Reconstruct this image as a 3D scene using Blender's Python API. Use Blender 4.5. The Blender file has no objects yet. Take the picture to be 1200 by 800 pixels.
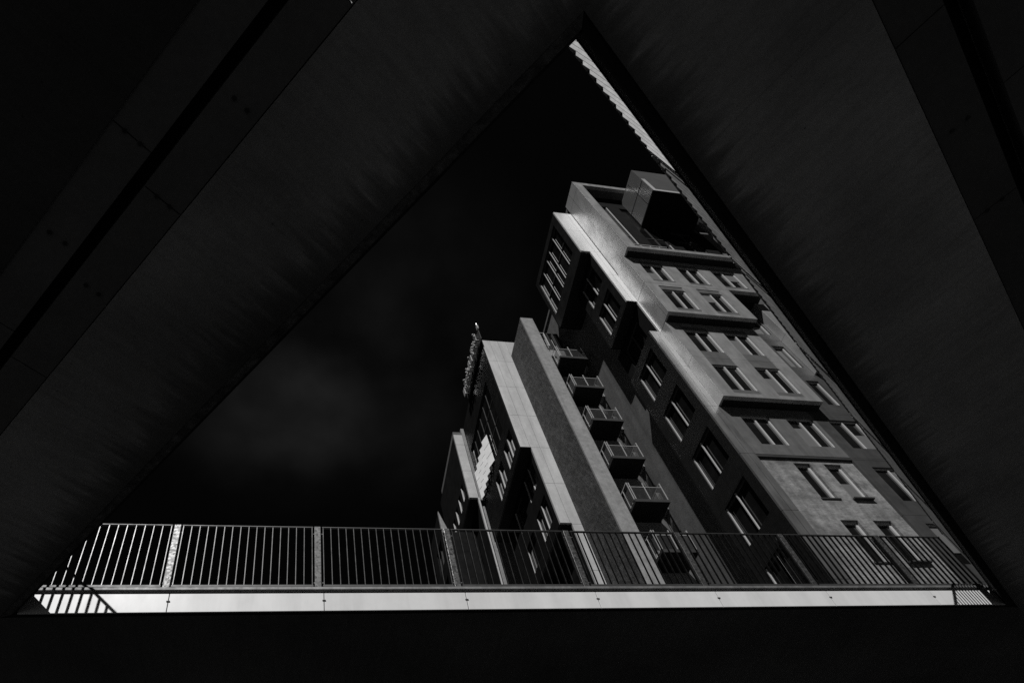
import bpy, bmesh, math, random
from mathutils import Vector, Matrix
random.seed(7)
C = bpy.context.scene.collection
RAD = math.radians

# ------------------------------------------------------------------ frames of reference
KB, KD, EYE = 0.3316, 0.65, 1.6          # metres per building unit, per bridge unit; eye height
def bu(x, y, z): return Vector((x*KB, y*KB, z*KB + EYE))
def du(x, y, z): return Vector((x*KD, y*KD, z*KD + EYE))
def me(x, y, z): return Vector((x, y, z))

# ------------------------------------------------------------------ materials (all neutral grey)
def new_mat(name):
    m = bpy.data.materials.new(name); m.use_nodes = True
    nt = m.node_tree; nt.nodes.clear()
    out = nt.nodes.new('ShaderNodeOutputMaterial'); b = nt.nodes.new('ShaderNodeBsdfPrincipled')
    nt.links.new(b.outputs[0], out.inputs[0])
    return m, nt, b
def N(nt, t, **kw):
    n = nt.nodes.new(t)
    for k, v in kw.items(): setattr(n, k, v)
    return n
def math_n(nt, op, a, b=None, clamp=False):
    n = N(nt, 'ShaderNodeMath', operation=op, use_clamp=clamp)
    for i, v in enumerate((a, b)):
        if v is None: continue
        if hasattr(v, 'is_linked') or hasattr(v, 'links'): nt.links.new(v, n.inputs[i])
        else: n.inputs[i].default_value = v
    return n.outputs[0]
def position(nt, rotz=0.0, scale=(1, 1, 1)):
    g = N(nt, 'ShaderNodeNewGeometry'); mp = N(nt, 'ShaderNodeMapping')
    mp.inputs['Rotation'].default_value = (0, 0, rotz); mp.inputs['Scale'].default_value = scale
    nt.links.new(g.outputs['Position'], mp.inputs[0]); return mp.outputs[0]
def noise(nt, vec, scale, detail=5, rough=.55):
    n = N(nt, 'ShaderNodeTexNoise'); n.inputs['Scale'].default_value = scale
    n.inputs['Detail'].default_value = detail; n.inputs['Roughness'].default_value = rough
    nt.links.new(vec, n.inputs['Vector']); return n.outputs[0]
def ramp(nt, fac, lo, hi, a=.3, b=.7):
    r = N(nt, 'ShaderNodeMapRange'); r.inputs[1].default_value = a; r.inputs[2].default_value = b
    r.inputs[3].default_value = lo; r.inputs[4].default_value = hi
    nt.links.new(fac, r.inputs[0]); return r.outputs[0]
def grey(nt, val):
    c = N(nt, 'ShaderNodeCombineColor')
    for i in range(3): nt.links.new(val, c.inputs[i])
    return c.outputs[0]
def groove(nt, coord, period, offset, width):
    t = math_n(nt, 'SUBTRACT', coord, offset)
    t = math_n(nt, 'PINGPONG', t, period*.5)
    return math_n(nt, 'LESS_THAN', t, width)
def surf(name, base, var=.12, rough=.6, metal=0., nscale=2.0, stretch=(1, 1, 1), rotz=0., bump=0., bscale=30., bdist=.02, spec=.4,
         joints=(), mottle=0., mscale=12., streaks=0.):
    """grey surface with large patches, finer mottling, optional panel joints: joints = (axis, period, offset, half width) in metres"""
    m, nt, b = new_mat(name)
    p = position(nt, rotz, stretch)
    v = ramp(nt, noise(nt, p, nscale), base*(1-var), base*(1+var))
    if mottle:
        q = ramp(nt, noise(nt, position(nt), mscale, 8, .7), 1-mottle, 1+mottle)
        v = math_n(nt, 'MULTIPLY', v, q)
    if streaks:
        st = ramp(nt, noise(nt, position(nt, 0, (2.0, 2.0, .12)), 1.3, 7, .65), 1-streaks, 1+streaks*.25, .36, .56)
        v = math_n(nt, 'MULTIPLY', v, st)
    hsock = None
    if joints:
        sx = N(nt, 'ShaderNodeSeparateXYZ'); g = N(nt, 'ShaderNodeNewGeometry'); nt.links.new(g.outputs['Position'], sx.inputs[0])
        for ax, per, off, w in joints:
            gv = groove(nt, sx.outputs['XYZ'.index(ax)], per, off, w)
            k = math_n(nt, 'SUBTRACT', 1.0, math_n(nt, 'MULTIPLY', gv, .92))
            v = math_n(nt, 'MULTIPLY', v, k)
            hsock = k if hsock is None else math_n(nt, 'MULTIPLY', hsock, k)
    nt.links.new(grey(nt, v), b.inputs['Base Color'])
    b.inputs['Metallic'].default_value = metal
    b.inputs['Specular IOR Level'].default_value = spec
    rr = ramp(nt, noise(nt, p, nscale*2.3), rough*.85, min(1, rough*1.15))
    nt.links.new(rr, b.inputs['Roughness'])
    if bump:
        bp = N(nt, 'ShaderNodeBump'); bp.inputs['Strength'].default_value = bump; bp.inputs['Distance'].default_value = bdist
        h = noise(nt, position(nt, rotz, stretch), bscale, 6, .65)
        nt.links.new(h, bp.inputs['Height']); nt.links.new(bp.outputs[0], b.inputs['Normal'])
    return m

FL = 9.35*KB                                   # storey height
ZJ = 56.6*KB + EYE                             # a storey joint
M = {}
M['strip'] = surf('pale_cladding_lit', .66, .10, .46, metal=.4, nscale=.9, stretch=(1.5, 1.5, .35), joints=(('Z', FL, ZJ, .009), ('X', 30, 47.95*KB, .006)), mottle=.05, streaks=.09)  # upper strip: the glow at the top is put into a brighter colour
M['strip_low'] = surf('lower_cladding_dimmed', .30, .10, .45, metal=.85, nscale=.9, stretch=(1.5, 1.5, .35), joints=(('Z', FL, ZJ, .009), ('X', 30, 47.95*KB, .006)), mottle=.05, streaks=.09)  # same cladding lower down, its weaker light painted as a darker tone
M['strip_c'] = surf('pale_cladding_panels', .47, .10, .5, metal=.25, nscale=.7, stretch=(1.5, 1.5, .4), joints=(('Z', FL, 100.9*KB+EYE, .010), ('X', 1.70*KB, 35.8*KB, .006)), mottle=.08, mscale=5, streaks=.09)
M['strip_d'] = surf('pale_cladding_far', .42, .08, .5, metal=.25, nscale=.7, joints=(('Z', FL, 126*KB+EYE, .012),), mottle=.06, mscale=5)
M['side'] = surf('metal_side_panels', .40, .10, .46, metal=.55, nscale=.8, stretch=(1, 1, .4), joints=(('Z', FL, ZJ, .009), ('Y', 2.27*KB, 40*KB, .006)), mottle=.04)
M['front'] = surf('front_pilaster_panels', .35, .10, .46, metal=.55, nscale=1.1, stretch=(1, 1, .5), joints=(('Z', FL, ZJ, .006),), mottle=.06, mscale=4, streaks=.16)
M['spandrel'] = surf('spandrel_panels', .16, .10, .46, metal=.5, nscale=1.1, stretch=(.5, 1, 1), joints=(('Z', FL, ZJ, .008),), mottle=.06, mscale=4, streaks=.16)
M['front_low'] = surf('lower_storey_panels_dimmed', .16, .10, .48, metal=.4, nscale=1.1, joints=(('Z', FL, ZJ, .008),), mottle=.06, mscale=4, streaks=.16)  # front panels again, light falling off down the face put into the colour
M['front_grey'] = surf('grey_panels_vignetted', .085, .10, .5, metal=.5, nscale=1.1, joints=(('Z', FL, ZJ-.35*KB, .006),), mottle=.06, mscale=4, streaks=.16)  # grey panels with the right-hand vignette put into the colour
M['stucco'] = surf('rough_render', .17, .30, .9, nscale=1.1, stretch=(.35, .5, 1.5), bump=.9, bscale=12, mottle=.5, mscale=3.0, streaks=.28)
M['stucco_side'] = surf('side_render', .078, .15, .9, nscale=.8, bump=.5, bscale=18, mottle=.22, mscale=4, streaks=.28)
M['stucco_shaded'] = surf('shaded_side_render', .036, .35, .92, nscale=1.6, stretch=(1, 1, .4), bump=1.0, bscale=5, bdist=.09, mottle=.8, mscale=2.6)  # same render as the block's front, shade put into a darker colour
M['stucco_front'] = surf('balcony_front_render', .22, .12, .9, nscale=.9, bump=.5, bscale=18, mottle=.25, mscale=4, streaks=.16)
M['dark'] = surf('dark_cladding', .008, .25, .42, spec=.25, nscale=1.2, joints=(('Z', FL, ZJ-1.8*KB, .008), ('Y', 4.1*KB, 48.1*KB, .008)), mottle=.1, mscale=4)
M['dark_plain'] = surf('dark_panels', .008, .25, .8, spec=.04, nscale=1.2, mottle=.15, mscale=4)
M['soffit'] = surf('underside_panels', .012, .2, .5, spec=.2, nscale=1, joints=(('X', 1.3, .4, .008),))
M['frame'] = surf('pale_window_frame', .42, .08, .45, nscale=3, stretch=(2, 2, .3))
M['frame_dark'] = surf('dark_window_frame', .04, .1, .6, spec=.15)
M['blind'] = surf('window_blind', .11, .08, .8, nscale=3, stretch=(6, 6, .6))
M['roof'] = surf('roof_felt', .08, .2, .9)
M['rail_light'] = surf('bright_rail_metal', .42, .1, .35, metal=.3)
M['reflection'] = surf('pale_reflection', .88, .12, .4, nscale=1.5)  # pale tone for the bright reflection in the flank glazing
def glass_mat(name, base=.008, rough=.03):
    m, nt, b = new_mat(name)
    p = position(nt)
    nt.links.new(grey(nt, ramp(nt, noise(nt, p, .8), base*.5, base*1.8)), b.inputs['Base Color'])
    b.inputs['Roughness'].default_value = rough; b.inputs['Specular IOR Level'].default_value = .5
    bp = N(nt, 'ShaderNodeBump'); bp.inputs['Strength'].default_value = .08; bp.inputs['Distance'].default_value = .05
    nt.links.new(noise(nt, p, .9, 2), bp.inputs['Height']); nt.links.new(bp.outputs[0], b.inputs['Normal'])
    return m
M['glass'] = glass_mat('window_glass')
def see_through(name, tint, mixf):
    m, nt, b = new_mat(name)
    out = [n for n in nt.nodes if n.type == 'OUTPUT_MATERIAL'][0]
    b.inputs['Base Color'].default_value = (tint, tint, tint, 1); b.inputs['Roughness'].default_value = .25
    nt.links.new(ramp(nt, noise(nt, position(nt), .9, 4), .12, .35), b.inputs['Roughness'])
    t = N(nt, 'ShaderNodeBsdfTransparent'); mx = N(nt, 'ShaderNodeMixShader'); mx.inputs[0].default_value = mixf
    nt.links.new(t.outputs[0], mx.inputs[1]); nt.links.new(b.outputs[0], mx.inputs[2]); nt.links.new(mx.outputs[0], out.inputs[0])
    return m
M['glass_clear'] = see_through('balcony_glass', .05, .35)
M['glass_box'] = see_through('frosted_box_glass', .15, .66)
# bridge
LA = math.atan2(-.781, .624); RA = math.atan2(.579, .816)
def concrete(name, base, ang, edge=None, width=.5, sgn=1):
    m, nt, b = new_mat(name)
    p = position(nt, -ang)
    big = ramp(nt, noise(nt, p, .55, 4), .62, 1.25)
    mp = N(nt, 'ShaderNodeMapping'); mp.inputs['Scale'].default_value = (9, .9, 1); nt.links.new(p, mp.inputs[0])
    streak = ramp(nt, noise(nt, mp.outputs[0], 2.0, 5, .6), .88, 1.04, .35, .62)
    fine = ramp(nt, noise(nt, p, 26, 8, .75), .85, 1.12)
    v = math_n(nt, 'MULTIPLY', math_n(nt, 'MULTIPLY', big, streak), fine)
    # shutter board joints across the deck and small blow holes
    sx = N(nt, 'ShaderNodeSeparateXYZ'); nt.links.new(p, sx.inputs[0])
    gv = groove(nt, sx.outputs[0], 2.44, .7, .006)
    v = math_n(nt, 'MULTIPLY', v, math_n(nt, 'SUBTRACT', 1.0, math_n(nt, 'MULTIPLY', gv, .15)))
    holes = N(nt, 'ShaderNodeTexVoronoi'); holes.inputs['Scale'].default_value = 5; nt.links.new(p, holes.inputs['Vector'])
    v = math_n(nt, 'MULTIPLY', v, ramp(nt, holes.outputs['Distance'], .35, 1.0, .02, .045))
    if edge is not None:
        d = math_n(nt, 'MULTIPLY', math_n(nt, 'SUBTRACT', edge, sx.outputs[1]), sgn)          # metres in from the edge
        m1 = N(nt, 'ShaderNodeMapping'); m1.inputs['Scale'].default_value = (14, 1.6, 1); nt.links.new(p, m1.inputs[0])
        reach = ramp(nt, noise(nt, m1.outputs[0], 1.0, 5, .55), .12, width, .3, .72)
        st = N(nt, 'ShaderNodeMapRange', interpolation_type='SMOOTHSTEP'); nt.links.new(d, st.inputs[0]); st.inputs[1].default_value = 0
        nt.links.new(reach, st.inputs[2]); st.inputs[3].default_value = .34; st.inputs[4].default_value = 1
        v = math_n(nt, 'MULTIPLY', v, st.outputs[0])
    v = math_n(nt, 'MULTIPLY', v, base)
    nt.links.new(grey(nt, v), b.inputs['Base Color']); b.inputs['Roughness'].default_value = .85
    bp = N(nt, 'ShaderNodeBump'); bp.inputs['Strength'].default_value = .5; bp.inputs['Distance'].default_value = .01
    nt.links.new(noise(nt, p, 30, 8, .7), bp.inputs['Height']); nt.links.new(bp.outputs[0], b.inputs['Normal'])
    return m
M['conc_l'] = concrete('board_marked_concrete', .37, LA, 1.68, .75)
M['conc_dim'] = concrete('darker_deck_concrete', .07, LA)  # same concrete as the arms, at a much darker base
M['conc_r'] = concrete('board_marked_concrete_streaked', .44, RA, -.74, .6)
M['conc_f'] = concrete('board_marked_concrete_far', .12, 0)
M['edge_rough'] = surf('weathered_edge_concrete', .10, .5, .95, nscale=9, bump=1.0, bscale=40, mottle=.6, mscale=25)
M['edge_dark'] = surf('dark_steel_and_shaded_edge', .03, .2, .7, nscale=4, spec=.08)
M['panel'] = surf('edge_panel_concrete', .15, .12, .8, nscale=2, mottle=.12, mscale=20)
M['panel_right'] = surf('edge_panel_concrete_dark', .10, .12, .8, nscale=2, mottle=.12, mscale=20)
M['black'] = surf('gap_lining', .012, .2, .9)
M['bolt'] = surf('socket_recess', .03, .2, .7)
M['fascia'] = surf('white_painted_steel', .66, .04, .4, nscale=3, stretch=(1, 1, .4), mottle=.03, mscale=10, streaks=.10)
M['nosing'] = surf('galvanised_nosing', .16, .25, .6, metal=.4, nscale=6, mottle=.2, mscale=30)
M['kerb'] = surf('kerb_concrete', .09, .2, .85, nscale=5)
def spangle():
    m, nt, b = new_mat('galvanised_spangle')
    v = N(nt, 'ShaderNodeTexVoronoi'); v.inputs['Scale'].default_value = 38; nt.links.new(position(nt), v.inputs['Vector'])
    s = N(nt, 'ShaderNodeSeparateColor'); nt.links.new(v.outputs['Color'], s.inputs[0])
    nt.links.new(grey(nt, ramp(nt, s.outputs[0], .06, .115, 0, 1)), b.inputs['Base Color'])
    b.inputs['Metallic'].default_value = .6; nt.links.new(ramp(nt, s.outputs[1], .3, .6, 0, 1), b.inputs['Roughness'])
    return m
M['galv'] = spangle()
M['bar'] = surf('galvanised_bar_lit', .085, .15, .46, metal=1.0, nscale=5, mottle=.12, mscale=20)  # first panel of the right arm: its stronger light put into the colour
M['bar_mid'] = surf('galvanised_bar_dimmed', .04, .3, .65, spec=.12, nscale=2, mottle=.25, mscale=12)  # same bars, the drop in light past the first panel painted darker
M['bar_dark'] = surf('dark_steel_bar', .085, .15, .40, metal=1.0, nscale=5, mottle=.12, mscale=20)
M['rail_dark'] = surf('dark_rail_steel', .05, .15, .5, metal=.3, nscale=5)
M['ground'] = surf('asphalt_ground', .022, .25, .9, nscale=.3, mottle=.2, mscale=2)

# ------------------------------------------------------------------ mesh builder
class MB:
    def __init__(s, tf=bu): s.bm = bmesh.new(); s.tf = tf
    def box(s, x0, x1, y0, y1, z0, z1):
        v = [s.bm.verts.new(s.tf(x, y, z)) for z in (z0, z1) for y in (y0, y1) for x in (x0, x1)]
        for f in ((0, 2, 3, 1), (4, 5, 7, 6), (0, 1, 5, 4), (2, 6, 7, 3), (0, 4, 6, 2), (1, 3, 7, 5)):
            s.bm.faces.new([v[i] for i in f])
        return s
    def prism(s, poly, z0, z1):
        a = [s.bm.verts.new(s.tf(x, y, z0)) for x, y in poly]; b = [s.bm.verts.new(s.tf(x, y, z1)) for x, y in poly]
        n = len(poly); s.bm.faces.new(a[::-1]); s.bm.faces.new(b)
        for i in range(n): s.bm.faces.new((a[i], a[(i+1) % n], b[(i+1) % n], b[i]))
        return s
    def tube(s, p, q, r, n=8):
        p, q = s.tf(*p), s.tf(*q); d = (q-p).normalized()
        u = d.orthogonal().normalized(); w = d.cross(u)
        rings = [[s.bm.verts.new(o + (u*math.cos(t) + w*math.sin(t))*r) for t in [2*math.pi*i/n for i in range(n)]] for o in (p, q)]
        for i in range(n): s.bm.faces.new((rings[0][i], rings[0][(i+1) % n], rings[1][(i+1) % n], rings[1][i]))
        s.bm.faces.new(rings[0][::-1]); s.bm.faces.new(rings[1]); return s
    def plate(s, o, along, a0, a1, across, c0, c1, z0, z1):
        """box in a rotated plan frame: o + along*a + across*c"""
        pts = [(o[0]+along[0]*a+across[0]*c, o[1]+along[1]*a+across[1]*c) for a, c in ((a0, c0), (a1, c0), (a1, c1), (a0, c1))]
        return s.prism(pts, z0, z1)
    def wall(s, ax, A0, A1, Z0, Z1, c0, c1, holes=()):
        """slab with openings; ax 'y': a runs in X and the slab lies between Y=c0 (outer) and c1; ax 'x': a runs in Y"""
        P = (lambda a, c, z: s.tf(a, c, z)) if ax == 'y' else (lambda a, c, z: s.tf(c, a, z))
        hs = [(max(h[0], A0), min(h[1], A1), max(h[2], Z0), min(h[3], Z1)) for h in holes]
        hs = [h for h in hs if h[1] > h[0] and h[3] > h[2]]
        As = sorted({A0, A1, *[h[0] for h in hs], *[h[1] for h in hs]}); Zs = sorted({Z0, Z1, *[h[2] for h in hs], *[h[3] for h in hs]})
        def full(i, j):
            if i < 0 or j < 0 or i >= len(As)-1 or j >= len(Zs)-1: return False
            a, z = (As[i]+As[i+1])/2, (Zs[j]+Zs[j+1])/2
            return not any(h[0] < a < h[1] and h[2] < z < h[3] for h in hs)
        cache = {}
        def V(a, c, z):
            k = (round(a, 4), round(c, 4), round(z, 4))
            if k not in cache: cache[k] = s.bm.verts.new(P(a, c, z))
            return cache[k]
        F = lambda *v: s.bm.faces.new([V(*q) for q in v])
        for i in range(len(As)-1):
            for j in range(len(Zs)-1):
                if not full(i, j): continue
                a0, a1, z0, z1 = As[i], As[i+1], Zs[j], Zs[j+1]
                F((a0, c0, z0), (a1, c0, z0), (a1, c0, z1), (a0, c0, z1)); F((a0, c1, z0), (a0, c1, z1), (a1, c1, z1), (a1, c1, z0))
                if not full(i-1, j): F((a0, c0, z0), (a0, c0, z1), (a0, c1, z1), (a0, c1, z0))
                if not full(i+1, j): F((a1, c0, z0), (a1, c1, z0), (a1, c1, z1), (a1, c0, z1))
                if not full(i, j-1): F((a0, c0, z0), (a0, c1, z0), (a1, c1, z0), (a1, c0, z0))
                if not full(i, j+1): F((a0, c0, z1), (a1, c0, z1), (a1, c1, z1), (a0, c1, z1))
        return s
    def build(s, name, mat, parent=None, bevel=0.):
        bmesh.ops.recalc_face_normals(s.bm, faces=s.bm.faces)
        me_ = bpy.data.meshes.new(name); s.bm.to_mesh(me_); s.bm.free()
        o = bpy.data.objects.new(name, me_); C.objects.link(o); me_.materials.append(M[mat])
        if parent is not None:
            o.parent = parent
            o.matrix_parent_inverse = Matrix.Translation(-world_loc(parent))
        if bevel:
            bv = o.modifiers.new('bevel', 'BEVEL'); bv.width = bevel; bv.segments = 2; bv.limit_method = 'ANGLE'
        return o
def smooth(o):
    for p in o.data.polygons: p.use_smooth = len(p.vertices) == 4
def world_loc(o):
    v = Vector(o.location)
    if o.parent is not None: v = v + world_loc(o.parent) + o.matrix_parent_inverse.to_translation()
    return v
def thing(name, label, cat, loc, group=None):
    o = bpy.data.objects.new(name, None); C.objects.link(o); o.location = loc; o.empty_display_size = .3
    o['label'] = label; o['category'] = cat
    if group: o['group'] = group
    return o

# ------------------------------------------------------------------ windows
def window(parent, ax, a0, a1, z0, z1, c, lights=2, rec=.5, fw=.26, frame='frame', blind=None, fins=False, trans=(), inset_dir=1, mull=None, fd=.30):
    """a window set back `rec` behind the wall plane c (ax as in wall): frame with mullion(s), glass pane as its sub-part"""
    d = inset_dir
    f0, f1 = c + d*rec, c + d*(rec+fd)
    holes = []
    if mull is None: mull = [a0 + (a1-a0)*i/lights for i in range(1, lights)]
    edges = [a0+fw*.7] + sum([[m-fw*.5, m+fw*.5] for m in mull], []) + [a1-fw*.9]
    tz = [z0+fw*.6] + sum([[t-.08, t+.08] for t in trans], []) + [z1-fw*.6]
    for i in range(0, len(edges), 2):
        for j in range(0, len(tz), 2): holes.append((edges[i], edges[i+1], tz[j], tz[j+1]))
    mb = MB(); mb.wall(ax, a0-.003, a1+.003, z0-.003, z1+.003, f0, f1, holes)
    if fins:                                   # lit jamb and mullion fins standing proud of the frame
        for m in list(mull)+[a1-.09]:
            y0, y1 = c + d*(rec-.34), c + d*(rec-.004)
            if ax == 'x': mb.box(min(y0, y1), max(y0, y1), m-.06, m+.06, z0+.02, z1-.02)
            else: mb.box(m-.06, m+.06, min(y0, y1), max(y0, y1), z0+.02, z1-.02)
    w = mb.build('window', frame, parent)
    g0 = c + d*(rec+fd*.57)
    g = MB(); g.wall(ax, a0+.02, a1-.02, z0+.02, z1-.02, g0, g0+d*.05); g.build('pane', 'glass', w)
    if blind:
        i, frac0, frac1 = blind
        aa0, aa1 = edges[2*i], edges[2*i+1]
        bz0, bz1 = z0+(z1-z0)*frac0, z0+(z1-z0)*frac1
        bl = MB(); bl.wall(ax, aa0+.03, aa1-.03, bz0+.1, bz1-.1, g0-d*.07, g0-d*.03); bl.build('blind', 'blind', w)
    return w
def sill(parent, ax, a0, a1, z, c, proud=.25, h=.18, mat='frame_dark'):
    mb = MB()
    if ax == 'y': mb.box(a0-.15, a1+.15, c-proud, c-.004, z-h, z)
    else: mb.box(c-proud, c-.004, a0-.15, a1+.15, z-h, z)
    mb.build('sill', mat, parent)

BASE = -EYE/KB - .3          # below the pavement
FLOORS = [56.6 + 9.35*i for i in range(-6, 9)]
def rows(z0, z1): return [f for f in FLOORS if f > z0-.5 and f+9 < z1+.5]

# ================================================================== the corner tower
T = thing('apartment_tower', 'tall corner apartment tower with stacked projecting blocks and a glazed box at its top', 'tower', bu(48.9, 40, BASE))
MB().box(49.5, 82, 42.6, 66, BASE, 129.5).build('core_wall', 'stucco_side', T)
MB().box(49.2, 82, 40.4, 67, 129.53, 130.2).build('roof', 'roof', T)
# pale corner strip (front faces of the bays)
B1 = [(41.7, 53.2, 116.0, 128.9)]
bay = MB().wall('x', 40.25, 53.8, 112.5, 130.7, 45.4, 46.0, B1); bay.build('bay_wall', 'dark', T)
MB().wall('y', 45.4, 48.83, 112.5, 130.7, 39.98, 40.24).build('corner_strip', 'strip', T)
MB().wall('y', 47.0, 48.83, 94.0, 112.5, 39.98, 40.24).build('corner_strip', 'strip', T)
MB().wall('y', 48.62, 48.83, 84.62, 94.0, 39.98, 40.24).build('corner_strip', 'strip', T)
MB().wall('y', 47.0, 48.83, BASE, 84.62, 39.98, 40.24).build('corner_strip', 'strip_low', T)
MB().box(45.41, 49.4, 40.26, 53.79, 112.3, 112.49).build('bay_soffit', 'soffit', T)
MB().box(45.5, 49.4, 40.3, 53.8, 130.5, 130.75).build('bay_roof', 'roof', T)
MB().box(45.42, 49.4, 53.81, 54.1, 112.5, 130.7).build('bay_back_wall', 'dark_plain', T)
window(T, 'x', 41.7, 53.2, 116.0, 128.9, 45.4, lights=1, rec=.35, frame='frame_dark', trans=(122.4,))
for m in (44.0, 46.5, 48.2, 50.7, 53.1): MB().box(45.62, 45.745, m-.06, m+.06, 116.1, 128.8).build('mullion_fin', 'frame', T)
# second bay
B2 = [(41.5, 46.4, 95.3, 101.7), (41.5, 46.4, 104.4, 111.0)]
MB().wall('x', 40.25, 47.75, 94.0, 112.28, 47.0, 47.5, B2).build('bay_wall', 'dark', T)
MB().box(47.0, 49.4, 47.76, 47.95, 94.0, 112.28).build('bay_back_wall', 'dark_plain', T)
MB().box(47.02, 49.4, 40.26, 47.7, 93.8, 93.99).build('bay_soffit', 'soffit', T)
for h in B2: window(T, 'x', *h, 47.0, lights=1, rec=.3, frame='frame_dark'); MB().box(47.1, 47.295, 43.94, 44.08, h[2]+.05, h[3]-.05).build('mullion_fin', 'frame', T); MB().box(47.1, 47.295, 46.26, 46.39, h[2]+.05, h[3]-.05).build('mullion_fin', 'frame', T)
# notch wall
MB().wall('x', 40.25, 49.4, 84.62, 93.8, 48.62, 49.0, [(42.2, 47.5, 85.6, 92.6)]).build('notch_wall', 'dark_plain', T)
window(T, 'x', 42.2, 47.5, 85.6, 92.6, 48.62, lights=2, rec=.3, frame='frame_dark')
# third bay
B3 = [(41.5, 46.4, z0, z0+6.0) for z0 in (76.65, 67.35, 57.95, 48.6, 39.3, 30.0, 20.6)]
MB().wall('x', 40.25, 48.05, BASE, 84.6, 47.0, 47.5, B3).build('bay_wall', 'dark', T)
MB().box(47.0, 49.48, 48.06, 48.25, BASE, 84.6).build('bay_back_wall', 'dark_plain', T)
MB().box(47.01, 49.4, 40.26, 48.2, 84.3, 84.61).build('bay_roof', 'roof', T)
for h in B3:
    window(T, 'x', *h, 47.0, lights=1, rec=.3, frame='frame_dark')
    for m in (44.0, 46.32): MB().box(47.14, 47.295, m-.06, m+.07, h[2]+.05, h[3]-.05).build('mullion_fin', 'frame', T)

# ---- right-hand (front) face, plane by plane
W1, W2, W3 = (50.7, 54.5), (56.75, 60.5), (62.65, 66.85)
def front_block(name, x0, x1, yf, z0, z1, bays, soff=True, side=True, yb=40.0, mat='front', blinds={}, side_mat='side'):
    """projecting storeys: pilaster slab, darker spandrels between the windows, metal side, dark underside"""
    fl = rows(z0, z1)
    holes = [(a, b, z0+.9 if f == fl[0] and False else f+.30, f+9.05) for (a, b) in bays for f in fl]
    holes = [(a, b, max(f+1.95-1.15, z0+.8) if i == 0 else f-.001, min(f+9.352, z1-.8)) for (a, b) in bays for i, f in enumerate(fl)]
    MB().wall('y', x0, x1, z0, z1, yf, yf+.55, holes).build(name, mat, T)
    for (a, b) in bays:
        lows = []
        for i, f in enumerate(fl):
            zt, zb = f+7.7, f+1.75
            lo = max(f+.8, z0+.8) if i == 0 else fl[i-1]+7.7
            MB().wall('y', a+.004, b-.004, lo+.003, zb, yf+.07, yf+.5).build('spandrel', 'spandrel', T)
            if i == len(fl)-1 and z1-.8 - zt > .05: MB().wall('y', a+.004, b-.004, zt, z1-.803, yf+.07, yf+.5).build('spandrel', 'spandrel', T)
    for bi, (a, b) in enumerate(bays):
        for i, f in enumerate(fl):
            window(T, 'y', a, b, f+1.75, f+7.7, yf+.07, lights=2, rec=.14, fw=.20, blind=blinds.get((bi, i)))
    if side: MB().box(x0-.02, x0+.25, yf+.02, 39.97, z0+.02, z1-.02).build('side_panel', side_mat, T)
    MB().box(x0+.26, x1-.02, yf+.06, yb+.3, z0+.03, z0+.25).build('underside', 'soffit', T)
    MB().box(x0+.26, x1-.02, yf+.56, yb+.3, z1-.25, z1-.03).build('top_cap', 'roof', T)
    MB().box(x1-.26, x1-.003, yf+.56, yb+.3, z0+.26, z1-.26).build('side_panel', 'dark_plain', T)
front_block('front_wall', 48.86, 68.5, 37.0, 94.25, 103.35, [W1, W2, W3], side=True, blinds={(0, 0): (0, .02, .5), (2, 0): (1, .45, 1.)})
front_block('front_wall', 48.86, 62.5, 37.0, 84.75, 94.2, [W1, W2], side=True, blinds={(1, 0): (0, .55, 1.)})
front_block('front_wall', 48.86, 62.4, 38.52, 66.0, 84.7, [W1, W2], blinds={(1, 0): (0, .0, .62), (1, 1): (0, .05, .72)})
# storeys in the main plane
def plane_wall(x0, x1, z0, z1, bays, y=40.0, mat='front', spm='spandrel', blinds={}):
    fl = rows(z0, z1)
    holes = [(a, b, f+1.95, f+7.75) for a, b in bays for f in fl]
    MB().wall('y', x0, x1, z0, z1, y, y+.5, holes).build('front_wall', mat, T)
    for bi, (a, b) in enumerate(bays):
        for i, f in enumerate(fl): window(T, 'y', a, b, f+1.95, f+7.75, y, lights=2 if b-a > 2.6 else 1, rec=.2, fw=.20, blind=blinds.get((bi, i)))
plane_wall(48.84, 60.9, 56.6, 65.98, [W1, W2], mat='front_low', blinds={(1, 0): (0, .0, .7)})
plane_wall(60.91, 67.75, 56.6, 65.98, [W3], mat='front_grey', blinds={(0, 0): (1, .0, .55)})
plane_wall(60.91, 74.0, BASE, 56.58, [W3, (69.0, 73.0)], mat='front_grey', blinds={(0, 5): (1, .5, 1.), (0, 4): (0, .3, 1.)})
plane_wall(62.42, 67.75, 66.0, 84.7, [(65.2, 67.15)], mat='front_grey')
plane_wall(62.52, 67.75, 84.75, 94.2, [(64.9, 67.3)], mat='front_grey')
# side block at the right, and the wall behind the limb of the bridge
MB().wall('y', 67.78, 80, 75.5, 94.2, 38.7, 39.3, [(69.5, 73.5, 77.4, 83.2), (69.5, 73.5, 86.8, 92.5)]).build('front_wall', 'front', T)
for z in (77.4, 86.8): window(T, 'y', 69.5, 73.5, z, z+5.8, 38.7, rec=.45, fw=.2)
MB().box(67.76, 68.05, 38.72, 39.98, 75.52, 94.18).build('side_panel', 'side', T)
MB().box(68.06, 80, 38.75, 40.3, 75.53, 75.75).build('underside', 'soffit', T)
plane_wall(67.77, 80, 56.6, 75.45, [(69.0, 73.0)], mat='front_grey')
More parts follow.
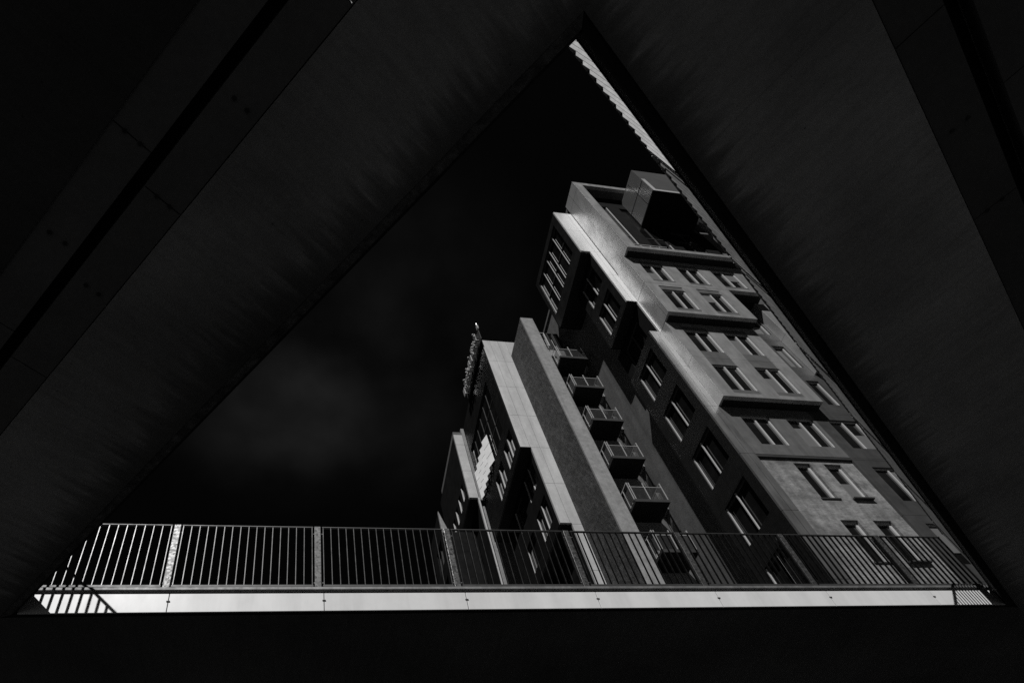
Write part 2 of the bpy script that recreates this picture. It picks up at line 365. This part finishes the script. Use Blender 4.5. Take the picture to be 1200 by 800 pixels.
# rendered lower wall with two columns of narrow windows
nw = [(53.1, 55.15), (56.93, 59.1)]
nz = [(49.6, 55.55), (40.3, 46.25), (31.0, 36.9)]
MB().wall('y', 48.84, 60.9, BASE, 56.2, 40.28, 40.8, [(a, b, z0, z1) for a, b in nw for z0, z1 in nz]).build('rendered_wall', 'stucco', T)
MB().box(48.84, 60.9, 40.02, 40.6, 56.22, 56.58).build('string_course', 'frame_dark', T)
for i, (a, b) in enumerate(nw):
    for j, (z0, z1) in enumerate(nz):
        w = window(T, 'y', a, b, z0, z1, 40.28, lights=1, rec=.30, fw=.34, blind=(0, .0, .52) if (i, j) == (1, 0) else None)
        sill(w, 'y', a, b, z0-.01, 40.28, proud=.35 if i else .12)
# ---- portal at the top: frame, terrace back wall, glazed box
MB().wall('y', 48.95, 69.5, 103.4, 134.7, 35.4, 36.0, [(50.6, 68.6, 104.35, 133.45)]).build('portal_frame', 'front', T)
MB().box(48.93, 49.2, 35.42, 39.97, 103.42, 134.68).build('side_panel', 'side', T)
MB().box(49.21, 69.5, 35.46, 40.3, 103.43, 103.7).build('underside', 'soffit', T)
MB().box(49.21, 50.58, 36.02, 40.3, 103.72, 134.6).build('portal_cheek', 'dark_plain', T)
MB().box(49.21, 69.5, 36.02, 41.5, 133.5, 134.66).build('portal_roof', 'roof', T)
MB().box(50.6, 69.5, 36.02, 40.3, 103.72, 104.3).build('terrace_floor', 'roof', T)
ph = [(50.75, 54.5, 105.2, 128.4), (56.75, 60.5, 105.2, 128.4), (62.65, 66.85, 105.2, 118.5)]
MB().wall('y', 50.6, 69.5, 104.32, 133.45, 37.3, 37.8, ph).build('terrace_wall', 'dark_plain', T)
for h in ph: window(T, 'y', *h, 37.3, lights=2, rec=.2, fw=.14, fd=.14, frame='frame_dark', trans=(h[2]+3.2, h[2]+9.3))
MB().box(54.2, 54.36, 37.34, 37.49, 106, 128.2).build('mullion_fin', 'frame', T)
MB().box(60.3, 60.44, 37.34, 37.49, 106, 112).build('mullion_fin', 'frame', T)
tr = MB()
for x in (51.4, 53.0, 54.6, 56.2): tr.box(x-.05, x+.05, 36.3, 36.4, 104.3, 107.6)
tr.box(50.7, 57.6, 36.28, 36.42, 107.5, 107.66); tr.box(50.7, 57.6, 36.3, 36.4, 106.0, 106.1)
tr.build('terrace_railing', 'rail_light', T)
# cantilevered glazed box
bx0, bx1, by0, by1, bz0, bz1 = 58.3, 68.4, 31.3, 39.0, 120.2, 131.5
MB().box(bx0, bx1, by0, by1, bz0, bz0+.3).build('box_underside', 'dark_plain', T)
MB().box(bx0+.05, bx1, by0+.05, by1, bz1-.25, bz1).build('box_roof', 'roof', T)
MB().wall('x', by0+.02, 37.28, bz0+.32, bz1-.27, bx0+.02, bx0+.09).build('box_side_glass', 'glass_box', T)
MB().wall('y', bx0+.12, bx1, bz0+.32, bz1-.27, by0+.02, by0+.10).build('box_front_glass', 'glass_box', T)
fr = MB(); fr.box(bx0+.1, bx0+.75, by0-.05, by0+.01, bz0, bz0+6.2); fr.box(bx0+.76, bx1, by0-.05, by0+.01, bz0, bz0+.75)
fr.build('box_corner_trim', 'strip_d', T)
fr = MB()
fr.box(bx0-.03, bx0+.015, 33.6, 33.68, bz0+.3, bz1-.3); fr.box(bx0-.03, bx0+.015, by0+.1, 37.2, bz0+5.5, bz0+5.6)
fr.build('box_mullion', 'frame_dark', T)
MB().wall('x', 33.9, 37.2, bz0+.4, bz0+7.5, bx0+.5, bx0+.6).build('box_inner_screen', 'front', T)

# ================================================================== block with the balconies
S = thing('balcony_block', 'rendered block carrying a column of small balconies, left of the corner tower', 'building', bu(45, 62, BASE))
MB().wall('x', 57.42, 75, BASE, 122.0, 40.9, 41.5).build('side_wall', 'stucco_shaded', S)
dh = [(46.0, 48.3, z+.9, z+7.2) for z in [66.0+9.4*k for k in range(-6, 6)]]
dh2 = [(44.0, 45.6, z+2.2, z+7.2) for z in [66.0+9.4*k for k in range(-6, 6)]]
MB().wall('y', 40.9, 43.3, BASE, 122.0, 57.1, 57.4).build('front_wall', 'stucco_front', S)
MB().box(43.06, 43.3, 57.41, 58.68, BASE, 121.9).build('recess_cheek', 'stucco_front', S)
MB().wall('y', 43.06, 49.48, BASE, 113.0, 58.7, 59.2, dh+dh2).build('recess_wall', 'stucco_front', S)
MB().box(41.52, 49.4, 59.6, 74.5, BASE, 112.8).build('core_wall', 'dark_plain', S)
MB().box(41.52, 43.0, 57.42, 74.5, 121.4, 121.9).build('roof', 'roof', S)
for h in dh:
    w = window(S, 'y', *h, 58.7, lights=2, rec=.28, fw=.2, frame='frame_dark')
for h in dh2: window(S, 'y', *h, 58.7, lights=1, rec=.28, fw=.2, frame='frame')
def balcony(z):
    b = MB(); b.box(43.38, 48.35, 55.05, 58.66, z, z+.42)
    bal = b.build('balcony', 'soffit', S)
    MB().box(43.34, 48.39, 54.97, 55.045, z-.04, z+.5).build('edge_trim', 'frame_dark', bal)
    def post(*b6): MB().box(*b6).build('railing_post', 'rail_light', bal)
    for x in (43.42, 43.72): post(x-.05, x+.05, 55.08, 55.2, z+.43, z+4.0)
    for x in (45.75, 48.3): post(x-.06, x+.06, 55.08, 55.2, z+.43, z+4.0)
    for y in (56.6, 58.4): post(43.38, 43.46, y-.05, y+.05, z+.43, z+4.0); post(48.27, 48.35, y-.05, y+.05, z+.43, z+4.0)
    r = MB(); r.box(43.4, 48.33, 55.1, 55.18, z+3.1, z+3.2)
    for x in (43.39, 48.27): r.box(x, x+.07, 55.2, 58.6, z+3.95, z+4.05)
    r.build('handrail', 'rail_light', bal)
    g = MB(); g.box(43.8, 48.2, 55.12, 55.15, z+.6, z+3.0); g.box(43.41, 43.44, 55.3, 58.5, z+.6, z+3.0); g.box(48.29, 48.32, 55.3, 58.5, z+.6, z+3.0)
    g.build('railing_glass', 'glass_clear', bal)
for k in range(-3, 5): balcony(66.0+9.4*k)
# pale lit returns beside the upper balconies
for z in (66, 75.4, 84.8, 94.2, 103.6): MB().box(48.9, 49.48, 57.2, 58.6, z+1.2, z+4.6).build('return_panel', 'front', S)
tp = MB()
for x in (43.5, 44.6, 45.9): tp.box(x-.05, x+.05, 58.3, 58.4, 113.0, 116.2)
tp.build('terrace_railing', 'rail_light', S)

# ================================================================== pale panelled block behind it
P = thing('panelled_block', 'block clad in pale rectangular panels with a dark glazed flank, behind the balcony block', 'building', bu(38, 75, BASE))
MB().wall('y', 35.8, 44.0, 91.55, 127.7, 65.3, 65.7).build('front_cladding', 'strip_c', P)
MB().wall('y', 37.65, 44.0, 73.1, 91.55, 65.3, 65.7).build('front_cladding', 'strip_c', P)
MB().wall('y', 39.4, 44.0, BASE, 73.1, 65.3, 65.7).build('front_cladding', 'strip_c', P)
gl = [(69.3, 86.0, 102.0, 118.6)]
lw = [(66.9, 69.1, 93.4, 99.0), (69.7, 71.6, 93.4, 99.0), (73.6, 75.9, 93.4, 99.0), (76.6, 78.7, 93.4, 99.0)]
MB().wall('x', 65.72, 86.5, 91.55, 127.6, 35.8, 36.5, gl+lw).build('flank_wall', 'dark', P)
w = window(P, 'x', *gl[0], 35.8, lights=6, rec=.25, fw=.16, fd=.12, frame='frame_dark', trans=(107.2, 112.8))
for h in lw:
    window(P, 'x', *h, 35.8, lights=1, rec=.35, frame='frame_dark')
    MB().box(35.86, 36.13, h[1]-.12, h[1]-.02, h[2]+.1, h[3]-.1).build('jamb_lining', 'frame', P)
for i in range(5):
    for j in range(3):
        y0, z0 = 76.3 + 1.9*i, 102.3 + 2.75*j
        MB().prism([(35.74, y0), (35.80, y0), (35.16, y0+1.78), (35.10, y0+1.78)], z0, z0+2.6).build('reflection_panel', 'reflection', P)  # made-up tilted panels standing in for the bright reflection in the glass
MB().box(35.85, 44, 65.72, 86.4, 91.3, 91.53).build('underside', 'soffit', P)
MB().box(36.52, 44, 65.72, 86.5, 127.0, 127.55).build('roof', 'roof', P)
MB().box(35.82, 44, 86.52, 86.9, 91.55, 127.6).build('back_wall', 'dark_plain', P)
lw2 = [(66.8, 69.2, z, z+5.6) for z in (75.7, 85.0)] + [(69.9, 71.9, z, z+5.6) for z in (75.7, 85.0)] + [(74.5, 79.0, z, z+5.6) for z in (75.7, 85.0)]
MB().wall('x', 65.72, 84, 73.1, 91.28, 37.65, 38.2, lw2).build('flank_wall', 'dark_plain', P)
for h in lw2:
    window(P, 'x', *h, 37.65, lights=1, rec=.3, frame='frame_dark')
    MB().box(37.70, 37.94, h[1]-.1, h[1]-.02, h[2]+.1, h[3]-.1).build('jamb_lining', 'frame', P)
MB().box(37.7, 44, 65.72, 84, 72.85, 73.08).build('underside', 'soffit', P)
lw3 = [(67.0, 69.4, z, z+5.6) for z in (47.5, 56.9, 66.2)] + [(71, 73.4, z, z+5.6) for z in (47.5, 56.9, 66.2)]
MB().wall('x', 65.72, 82, BASE, 72.8, 39.4, 40.0, lw3).build('flank_wall', 'dark_plain', P)
for h in lw3:
    window(P, 'x', *h, 39.4, lights=1, rec=.3, frame='frame_dark')
    MB().box(39.45, 39.69, h[1]-.1, h[1]-.02, h[2]+.1, h[3]-.1).build('jamb_lining', 'frame', P)

# sign standing off the flank near the roof
G = thing('rooftop_sign', 'bright studded sign standing proud of the flank near the roof of the pale panelled block', 'sign', bu(35.2, 71, 127.6))
MB().box(35.35, 35.5, 64.2, 78.8, 126.4, 130.2).build('sign_backing', 'frame_dark', G)
br = MB()
for y in (66.5, 70.5, 74.5): br.box(35.5, 36.3, y-.08, y+.08, 127.2, 127.4)
br.build('bracket', 'frame_dark', G)
for i in range(9):
    y = 65.0 + i*1.55; h = random.uniform(2.2, 3.4)
    lt = MB(); lt.box(34.55, 34.75, y, y+.95, 127.0, 127.0+h); lt.box(34.76, 35.34, y+.3, y+.5, 127.6, 127.8)
    lt.build('raised_panel', 'rail_light' if i % 3 else 'front', G)
for i in range(26):
    y = random.uniform(64.6, 78.2); z = random.uniform(126.6, 130.0); x = random.uniform(34.3, 34.55)
    b = bmesh.new(); s = MB(); s.bm.free(); s.bm = b
    bmesh.ops.create_uvsphere(b, u_segments=10, v_segments=6, radius=.075, matrix=Matrix.Translation(bu(x, y, z)))
    s.tube((x, y, z), (35.36, y, z), .012, 6)
    s.build('stud', 'rail_light', G)
am = MB(); am.tube((35.4, 64.4, 130.1), (35.4, 64.1, 132.4), .05); am.box(35.25, 35.55, 63.9, 64.5, 130.2, 131.6); am.build('mast', 'rail_light', G)

# ================================================================== blocks farther off
F = thing('far_block', 'narrow pale far block with a stepped corner, half hidden behind the panelled block', 'building', bu(38, 100, BASE))
MB().wall('y', 34.4, 36.35, 107.9, 129.7, 90, 90.5).build('corner_strip', 'strip_d', F)
MB().wall('y', 36.15, 36.5, BASE, 107.9, 90, 90.5).build('corner_strip', 'strip_d', F)
fw_ = [(y0, y0+1.6, 110.8, 115.2) for y0 in (92.2, 95.4, 98.8, 102.2)]
MB().wall('x', 90.52, 110, 107.9, 129.6, 34.4, 35.0, fw_).build('flank_wall', 'dark_plain', F)
for h in fw_:
    window(F, 'x', *h, 34.4, lights=1, rec=.35, frame='frame_dark')
    MB().box(34.38, 34.72, h[1]-.12, h[1]-.02, h[2]+.1, h[3]-.1).build('jamb_lining', 'frame', F)
MB().box(34.45, 44, 90.52, 110, 107.6, 107.88).build('underside', 'soffit', F)
MB().wall('x', 90.52, 108, BASE, 107.58, 36.15, 36.8, [(y0, y0+1.8, z, z+5) for y0 in (96.2, 99.4) for z in (86, 95.3)]).build('flank_wall', 'dark_plain', F)
for y0 in (96.2, 99.4):
    for z in (86, 95.3):
        window(F, 'x', y0, y0+1.8, z, z+5, 36.15, lights=1, rec=.35, frame='frame_dark')
        MB().box(36.2, 36.5, y0+1.45, y0+1.75, z+.1, z+4.9).build('jamb_lining', 'frame', F)
MB().wall('y', 36.9, 50, BASE, 134, 91.2, 91.8).build('front_wall', 'stucco_front', F)
MB().box(35.1, 50, 91.9, 109.5, 129.0, 133.5).build('roof', 'roof', F)
E_ = thing('distant_block', 'small distant block whose lit corner shows above the railing, left of the far block', 'building', bu(34, 115, BASE))
MB(lambda x, z, y: bu(x, y, z)).prism([(29.1, BASE), (30.5, BASE), (30.5, 104.3), (29.1, 110.4)], 96, 96.6).build('front_wall', 'stucco_front', E_)
MB().wall('y', 30.51, 36, BASE, 104.2, 96.1, 96.6).build('front_wall', 'dark_plain', E_)
MB().wall('x', 96.62, 106, BASE, 110.3, 29.1, 29.7, [(98, 103, 98, 104), (98, 103, 88, 94)]).build('flank_wall', 'dark_plain', E_)
for z in (88, 98): window(E_, 'x', 98, 103, z, z+6, 29.1, lights=2, rec=.3, frame='frame_dark')
MB().box(29.72, 36, 96.62, 106, 103.6, 104.1).build('roof', 'roof', E_)

# ================================================================== footbridge overhead: ring of three decks round the triangular opening
SOF, FT = 8.694, 9.119                        # soffit, top of the fascia
def line_pt(n, c): return (n[0]*c, n[1]*c)
def cross(n1, c1, n2, c2):
    d = n1[0]*n2[1]-n1[1]*n2[0]
    return ((c1*n2[1]-c2*n1[1])/d, (n1[0]*c2-n2[0]*c1)/d)
nL, nR, nF = (.781, .624), (-.579, .816), (0., -1.)
Lin, Lout = 2.74, .93; Rin, Rout = -.985, -3.43; Fin, Fout = -10.0, -24.0
dL, dR = (.624, -.781), (.816, .579)
bridge = thing('footbridge', 'concrete footbridge overhead, its three decks framing the triangular opening above a white fascia', 'footbridge', du(3, 6, SOF))
def trap(li, ri, lo, ro, kind):
    """plan quad between an inner and an outer line of one deck, mitred at both ends"""
    if kind == 'L': return [cross(nL, li, nF, Fin if False else FI[0]), cross(nL, li, nR, RI[0]), cross(nL, lo, nR, RI[1]), cross(nL, lo, nF, FI[1])]
FI, RI, LI = (Fin, Fout), (Rin, Rout), (Lin, Lout)
def ring(off_in_l, off_out_l, off_in_r, off_out_r, off_in_f, off_out_f):
    pi = [cross(nL, off_in_l, nF, off_in_f), cross(nL, off_in_l, nR, off_in_r), cross(nR, off_in_r, nF, off_in_f)]
    po = [cross(nL, off_out_l, nF, off_out_f), cross(nL, off_out_l, nR, off_out_r), cross(nR, off_out_r, nF, off_out_f)]
    return {'L': [pi[0], pi[1], po[1], po[0]], 'R': [pi[1], pi[2], po[2], po[1]], 'F': [pi[2], pi[0], po[0], po[2]]}
bandL, bandR, bandF = .15, .15, .12
slab = ring(Lin-bandL, Lout, Rin-bandR, Rout, Fin-bandF, Fout)
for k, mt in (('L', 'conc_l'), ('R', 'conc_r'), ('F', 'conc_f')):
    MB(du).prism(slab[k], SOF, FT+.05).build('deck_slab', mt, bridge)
band = ring(Lin-.03, Lin-bandL, Rin-.03, Rin-bandR, Fin-.03, Fin-bandF)
MB(du).prism(band['L'], SOF+.006, FT).build('edge_band', 'edge_rough', bridge)
MB(du).prism(band['R'], SOF+.03, FT).build('edge_band', 'edge_dark', bridge)
MB(du).prism(band['F'], SOF+.02, FT).build('edge_band', 'edge_dark', bridge)
cL, cA, cR = cross(nL, Lin, nF, Fin), cross(nL, Lin, nR, Rin), cross(nR, Rin, nF, Fin)
# white fascia in lengths, a narrow joint and a bolt at each post
SP = 2.69; post_x = [-2.232 + SP*i for i in range(-1, 8)]
xs = [cL[0]+.02] + [x+.10 for x in post_x if cL[0]+.4 < x < cR[0]-.3] + [cR[0]-.02]
for a, b in zip(xs[:-1], xs[1:]):
    MB(du).box(a+.006, b-.006, 10.0, 10.028, SOF, FT).build('fascia_panel', 'fascia', bridge, bevel=.003)
    MB(du).box(b-.03, b+.03, 9.985, 9.999, 8.93, 8.945).build('joint_clip', 'frame_dark', bridge)
MB(du).box(cL[0]-.2, cR[0]+.2, 10.08, 10.5, FT+.052, 9.2).build('kerb', 'kerb', bridge)
MB(du).box(cL[0]-.1, cR[0]+.1, 9.985, 10.45, 9.202, 9.268).build('nosing', 'nosing', bridge, bevel=.004)
def inner_side(a, b, nrm, n_seg):
    L = math.hypot(b[0]-a[0], b[1]-a[1]); d = ((b[0]-a[0])/L, (b[1]-a[1])/L)
    for i in range(n_seg):
        s0, s1 = L*i/n_seg, L*(i+1)/n_seg
        MB(du).plate(a, d, s0+.006, s1-.006, nrm, -.028, 0, SOF, FT).build('fascia_panel', 'edge_dark', bridge)  # white fascia coloured dark on these arms to stand for its shade
    MB(du).plate(a, d, .1, L-.1, nrm, -.45, -.05, FT+.052, 9.2).build('kerb', 'kerb', bridge)
    MB(du).plate(a, d, .05, L-.05, nrm, -.45, 0.012, 9.202, 9.268).build('nosing', 'edge_dark', bridge)
inner_side(cL, cA, nL, 4); inner_side(cA, cR, nR, 6)
# outer edge panels of the ring, with joints and socket holes, then the dark gap and the neighbouring decks
def strip(parent, n, d, c0, c1, t0, t1, cuts, mat, z0=SOF+.012, z1=9.0, name='edge_panel'):
    ts = [t0] + cuts + [t1]
    o = (0, 0)
    for a, b in zip(ts[:-1], ts[1:]):
        MB(du).plate(o, d, a+.008, b-.008, n, min(c0, c1), max(c0, c1), z0, z1).build(name, mat, parent)
def sockets(parent, n, d, pts):
    for t, c in pts:
        p = (n[0]*c+d[0]*t, n[1]*c+d[1]*t)
        MB(du).tube((p[0], p[1], SOF-.004), (p[0], p[1], SOF+.03), .016, 10).build('socket', 'bolt', parent)
def tpar(p, d): return p[0]*d[0]+p[1]*d[1]
# left side
tj = tpar((-1.7, 2.9), dL)
strip(bridge, nL, dL, Lout-.012, .47, -16, 3.0, [tj-2.9*2, tj-2.9, tj, tj+2.9], 'panel')
sockets(bridge, nL, dL, [(tj, .62), (tj, .78), (tj-1.45, .62), (tj-1.45, .78), (tj+1.4, .62), (tj+1.4, .78)])
ld = thing('approach_deck', 'dark concrete deck beyond the wide black gap, beside the left arm of the footbridge', 'bridge deck', du(-3, 2, SOF))
tj2 = tpar((-1.9, 2.3), dL)
strip(ld, nL, dL, .33, -.11, -16, 6.0, [tj2-2.9, tj2, tj2+2.9], 'panel')
MB(du).plate((0, 0), dL, -16, 8, nL, -16, -.125, SOF, 9.2).build('deck_slab', 'conc_dim', ld)  # extra width out of view, added to shade the ground and cut bounce
MB(du).plate((0, 0), dL, -16, 6, nL, .05, .7, 9.05, 9.15).build('gap_lining', 'black', ld)
sockets(ld, nL, dL, [(tj2, .02), (tj2, .2), (tj2-1.5, .02), (tj2-1.5, .2)])
# right side
tr_ = tpar((9.2, 1.75), dR)
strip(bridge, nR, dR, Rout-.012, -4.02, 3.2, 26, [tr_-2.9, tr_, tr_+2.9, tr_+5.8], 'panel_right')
sockets(bridge, nR, dR, [(tr_, -3.62), (tr_, -3.82), (tr_-1.45, -3.62), (tr_-1.45, -3.82)])
rd = thing('approach_deck', 'dark concrete deck beside the right arm of the footbridge, in the upper right corner', 'bridge deck', du(10, 0, SOF))
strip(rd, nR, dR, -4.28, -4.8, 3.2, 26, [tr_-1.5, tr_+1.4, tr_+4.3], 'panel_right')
MB(du).plate((0, 0), dR, 3.2, 26, nR, -24, -4.815, SOF, 9.2).build('deck_slab', 'conc_dim', rd)  # widened beyond the frame so less sunlit ground bounces onto the soffits
MB(du).plate((0, 0), dR, 3.2, 26, nR, -4.7, -3.7, 9.05, 9.15).build('gap_lining', 'black', rd)

# ------------------------------------------------------------------ railings round the opening
def railing(label, a, b, nrm, posts, step=.1553, set_in=-.06, bright=0, mid=False, flat=False, rad=.026, hd=.022):
    """posts: distances along a->b. nrm points into the opening."""
    L = math.hypot(b[0]-a[0], b[1]-a[1]); d = ((b[0]-a[0])/L, (b[1]-a[1])/L)
    ctr = ((a[0]+b[0])/2, (a[1]+b[1])/2)
    R = thing('bridge_railing', label, 'railing', du(ctr[0], ctr[1], 9.27), 'railings round the triangular opening')
    z0, z1 = 9.335, 10.945
    for s in posts:
        if 0 < s < L:
            MB(du).plate(a, d, s-.062, s+.062, nrm, set_in-.11, set_in+.02, 9.272, 10.985).build('post', 'galv', R, bevel=.004)
    ends = [0.0] + [s for s in posts if 0 < s < L] + [L]
    for k, (p, q) in enumerate(zip(ends[:-1], ends[1:])):
        s0, s1 = p + (.11 if p > 0 else .05), q - (.11 if q < L else .05)
        if s1 - s0 < .3: continue
        n = max(2, round((s1-s0)/step)); bars = MB(du)
        for i in range(n+1):
            s = s0 + (s1-s0)*i/n
            c = (a[0]+d[0]*s+nrm[0]*set_in, a[1]+d[1]*s+nrm[1]*set_in); (bars.plate(a, d, s-.0065, s+.0065, nrm, set_in-(hd if k else .022), set_in+(hd if k else .022), z0+.03, z1) if flat else bars.tube((c[0], c[1], z0+.03), (c[0], c[1], z1), (rad if k else .024)*KD, 12))
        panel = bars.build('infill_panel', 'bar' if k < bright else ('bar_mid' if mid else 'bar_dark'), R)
        if not flat: smooth(panel)
        MB(du).plate(a, d, s0-.02, s1+.02, nrm, set_in-.022, set_in+.027, z1+.003, z1+.022).build('top_rail', 'rail_dark', panel)
        MB(du).plate(a, d, s0-.02, s1+.02, nrm, set_in-.05, set_in+.03, z0-.02, z0+.027).build('bottom_rail', 'rail_dark', panel)
        for s, e in ((s0, -1), (s1, 1)):
            for z in (z0+.12, z1-.14):
                MB(du).plate(a, d, min(s+.009*e, s+.055*e), max(s+.009*e, s+.055*e), nrm, set_in-.05, set_in-.03, z, z+.02).build('clip', 'nosing', panel)
railing('galvanised railing standing on the far deck above the white fascia, in front of the buildings', cL, cR, nF, [x-cL[0] for x in post_x], flat=True)
LR = math.hypot(cR[0]-cA[0], cR[1]-cA[1])
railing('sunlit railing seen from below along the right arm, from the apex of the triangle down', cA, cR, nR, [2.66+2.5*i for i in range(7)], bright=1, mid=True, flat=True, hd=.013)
railing('bar railing on the left arm of the bridge, mostly hidden above its dirty edge', cL, cA, nL, [2.3+2.6*i for i in range(4)], set_in=-.40, mid=True)

# ------------------------------------------------------------------ ground
g = MB(me); g.box(-400, 400, -400, 400, -.5, 0); gr = g.build('ground', 'ground'); gr['kind'] = 'structure'

# ------------------------------------------------------------------ light
EL, AZ = RAD(52), RAD(25.5)
sdir = Vector((-math.sin(AZ)*math.cos(EL), -math.cos(AZ)*math.cos(EL), math.sin(EL)))
sl = bpy.data.lights.new('sun', 'SUN'); sl.energy = 4.2; sl.angle = RAD(.5); sl.color = (1, .995, .985)
so = bpy.data.objects.new('sun', sl); C.objects.link(so); so.rotation_euler = (-sdir).to_track_quat('-Z', 'Y').to_euler(); so.location = (0, -20, 60)
W = bpy.data.worlds.new('World'); bpy.context.scene.world = W; W.use_nodes = True
nt = W.node_tree; nt.nodes.clear()
out = N(nt, 'ShaderNodeOutputWorld'); bg = N(nt, 'ShaderNodeBackground'); nt.links.new(bg.outputs[0], out.inputs[0])
sky = N(nt, 'ShaderNodeTexSky', sky_type='NISHITA'); sky.sun_disc = False; sky.sun_elevation = EL; sky.sun_rotation = math.atan2(sdir.x, sdir.y)
sep = N(nt, 'ShaderNodeSeparateColor'); nt.links.new(sky.outputs[0], sep.inputs[0])
tc = N(nt, 'ShaderNodeTexCoord')
def cloud(scale, lo, hi, a, b, seed):
    mp = N(nt, 'ShaderNodeMapping'); mp.inputs['Location'].default_value = seed; mp.inputs['Scale'].default_value = (1, 1, 1.6)
    nt.links.new(tc.outputs['Generated'], mp.inputs[0]); return ramp(nt, noise(nt, mp.outputs[0], scale, 3, .45), lo, hi, a, b)
# one soft bank of cloud in the north-western sky over the far deck
def blob(d, a, b, hi):
    vm = N(nt, 'ShaderNodeVectorMath', operation='DOT_PRODUCT'); nt.links.new(tc.outputs['Generated'], vm.inputs[0])
    vm.inputs[1].default_value = Vector(d).normalized()
    r = N(nt, 'ShaderNodeMapRange', interpolation_type='SMOOTHERSTEP'); r.inputs[1].default_value = a; r.inputs[2].default_value = b; r.inputs[4].default_value = hi
    nt.links.new(vm.outputs['Value'], r.inputs[0]); return r.outputs[0]
bank = math_n(nt, 'ADD', blob((-.01, .565, .825), .988, 1.0, .6), blob((-.07, .55, .83), .986, 1.0, .35))
bank = math_n(nt, 'ADD', bank, blob((.09, .53, .84), .978, 1.0, .4))
bank = math_n(nt, 'ADD', bank, blob((.15, .42, .89), .97, 1.0, .34))
cl = math_n(nt, 'MULTIPLY', bank, math_n(nt, 'MULTIPLY', cloud(6.0, .3, 1.35, .36, .64, (2.1, .4, .9)), cloud(16, .8, 1.15, .35, .65, (.3, 4., 1.))))
skyv = math_n(nt, 'MULTIPLY', sep.outputs[0], .0013)          # dense red filter: the blue sky goes nearly black
val = math_n(nt, 'ADD', skyv, math_n(nt, 'MULTIPLY', cl, .0047))
nt.links.new(grey(nt, val), bg.inputs[0]); bg.inputs[1].default_value = 1.0

# ------------------------------------------------------------------ camera (solved from the vanishing points)
R0, R1, R2 = ([0.976201, -0.15741, -0.149176], [0.022174, 0.75671, -0.653374], [0.215731, 0.634517, 0.742192])
cam = bpy.data.cameras.new('camera'); co = bpy.data.objects.new('camera', cam); C.objects.link(co)
cam.sensor_width = 36; cam.lens = 837.77/1200*36; cam.shift_x = (600-530.935)/1200; cam.shift_y = (591.884-400)/1200
cam.clip_end = 2000; cam.clip_start = .05
mat3 = Matrix((R0, [-v for v in R1], [-v for v in R2])).transposed()
co.matrix_world = Matrix.Translation((0, 0, EYE)) @ mat3.to_4x4()
sc = bpy.context.scene; sc.camera = co
sc.view_settings.view_transform = 'Standard'; sc.view_settings.look = 'None'; sc.view_settings.exposure = 0; sc.view_settings.gamma = 1
sc.view_settings.use_curve_mapping = False
sc.cycles.use_denoising = False; sc.cycles.use_adaptive_sampling = False
sc.cycles.sample_clamp_indirect = 1.8; sc.cycles.blur_glossy = 2.0
sc.cycles.max_bounces = 8; sc.cycles.diffuse_bounces = 5; sc.cycles.glossy_bounces = 4; sc.cycles.transparent_max_bounces = 8
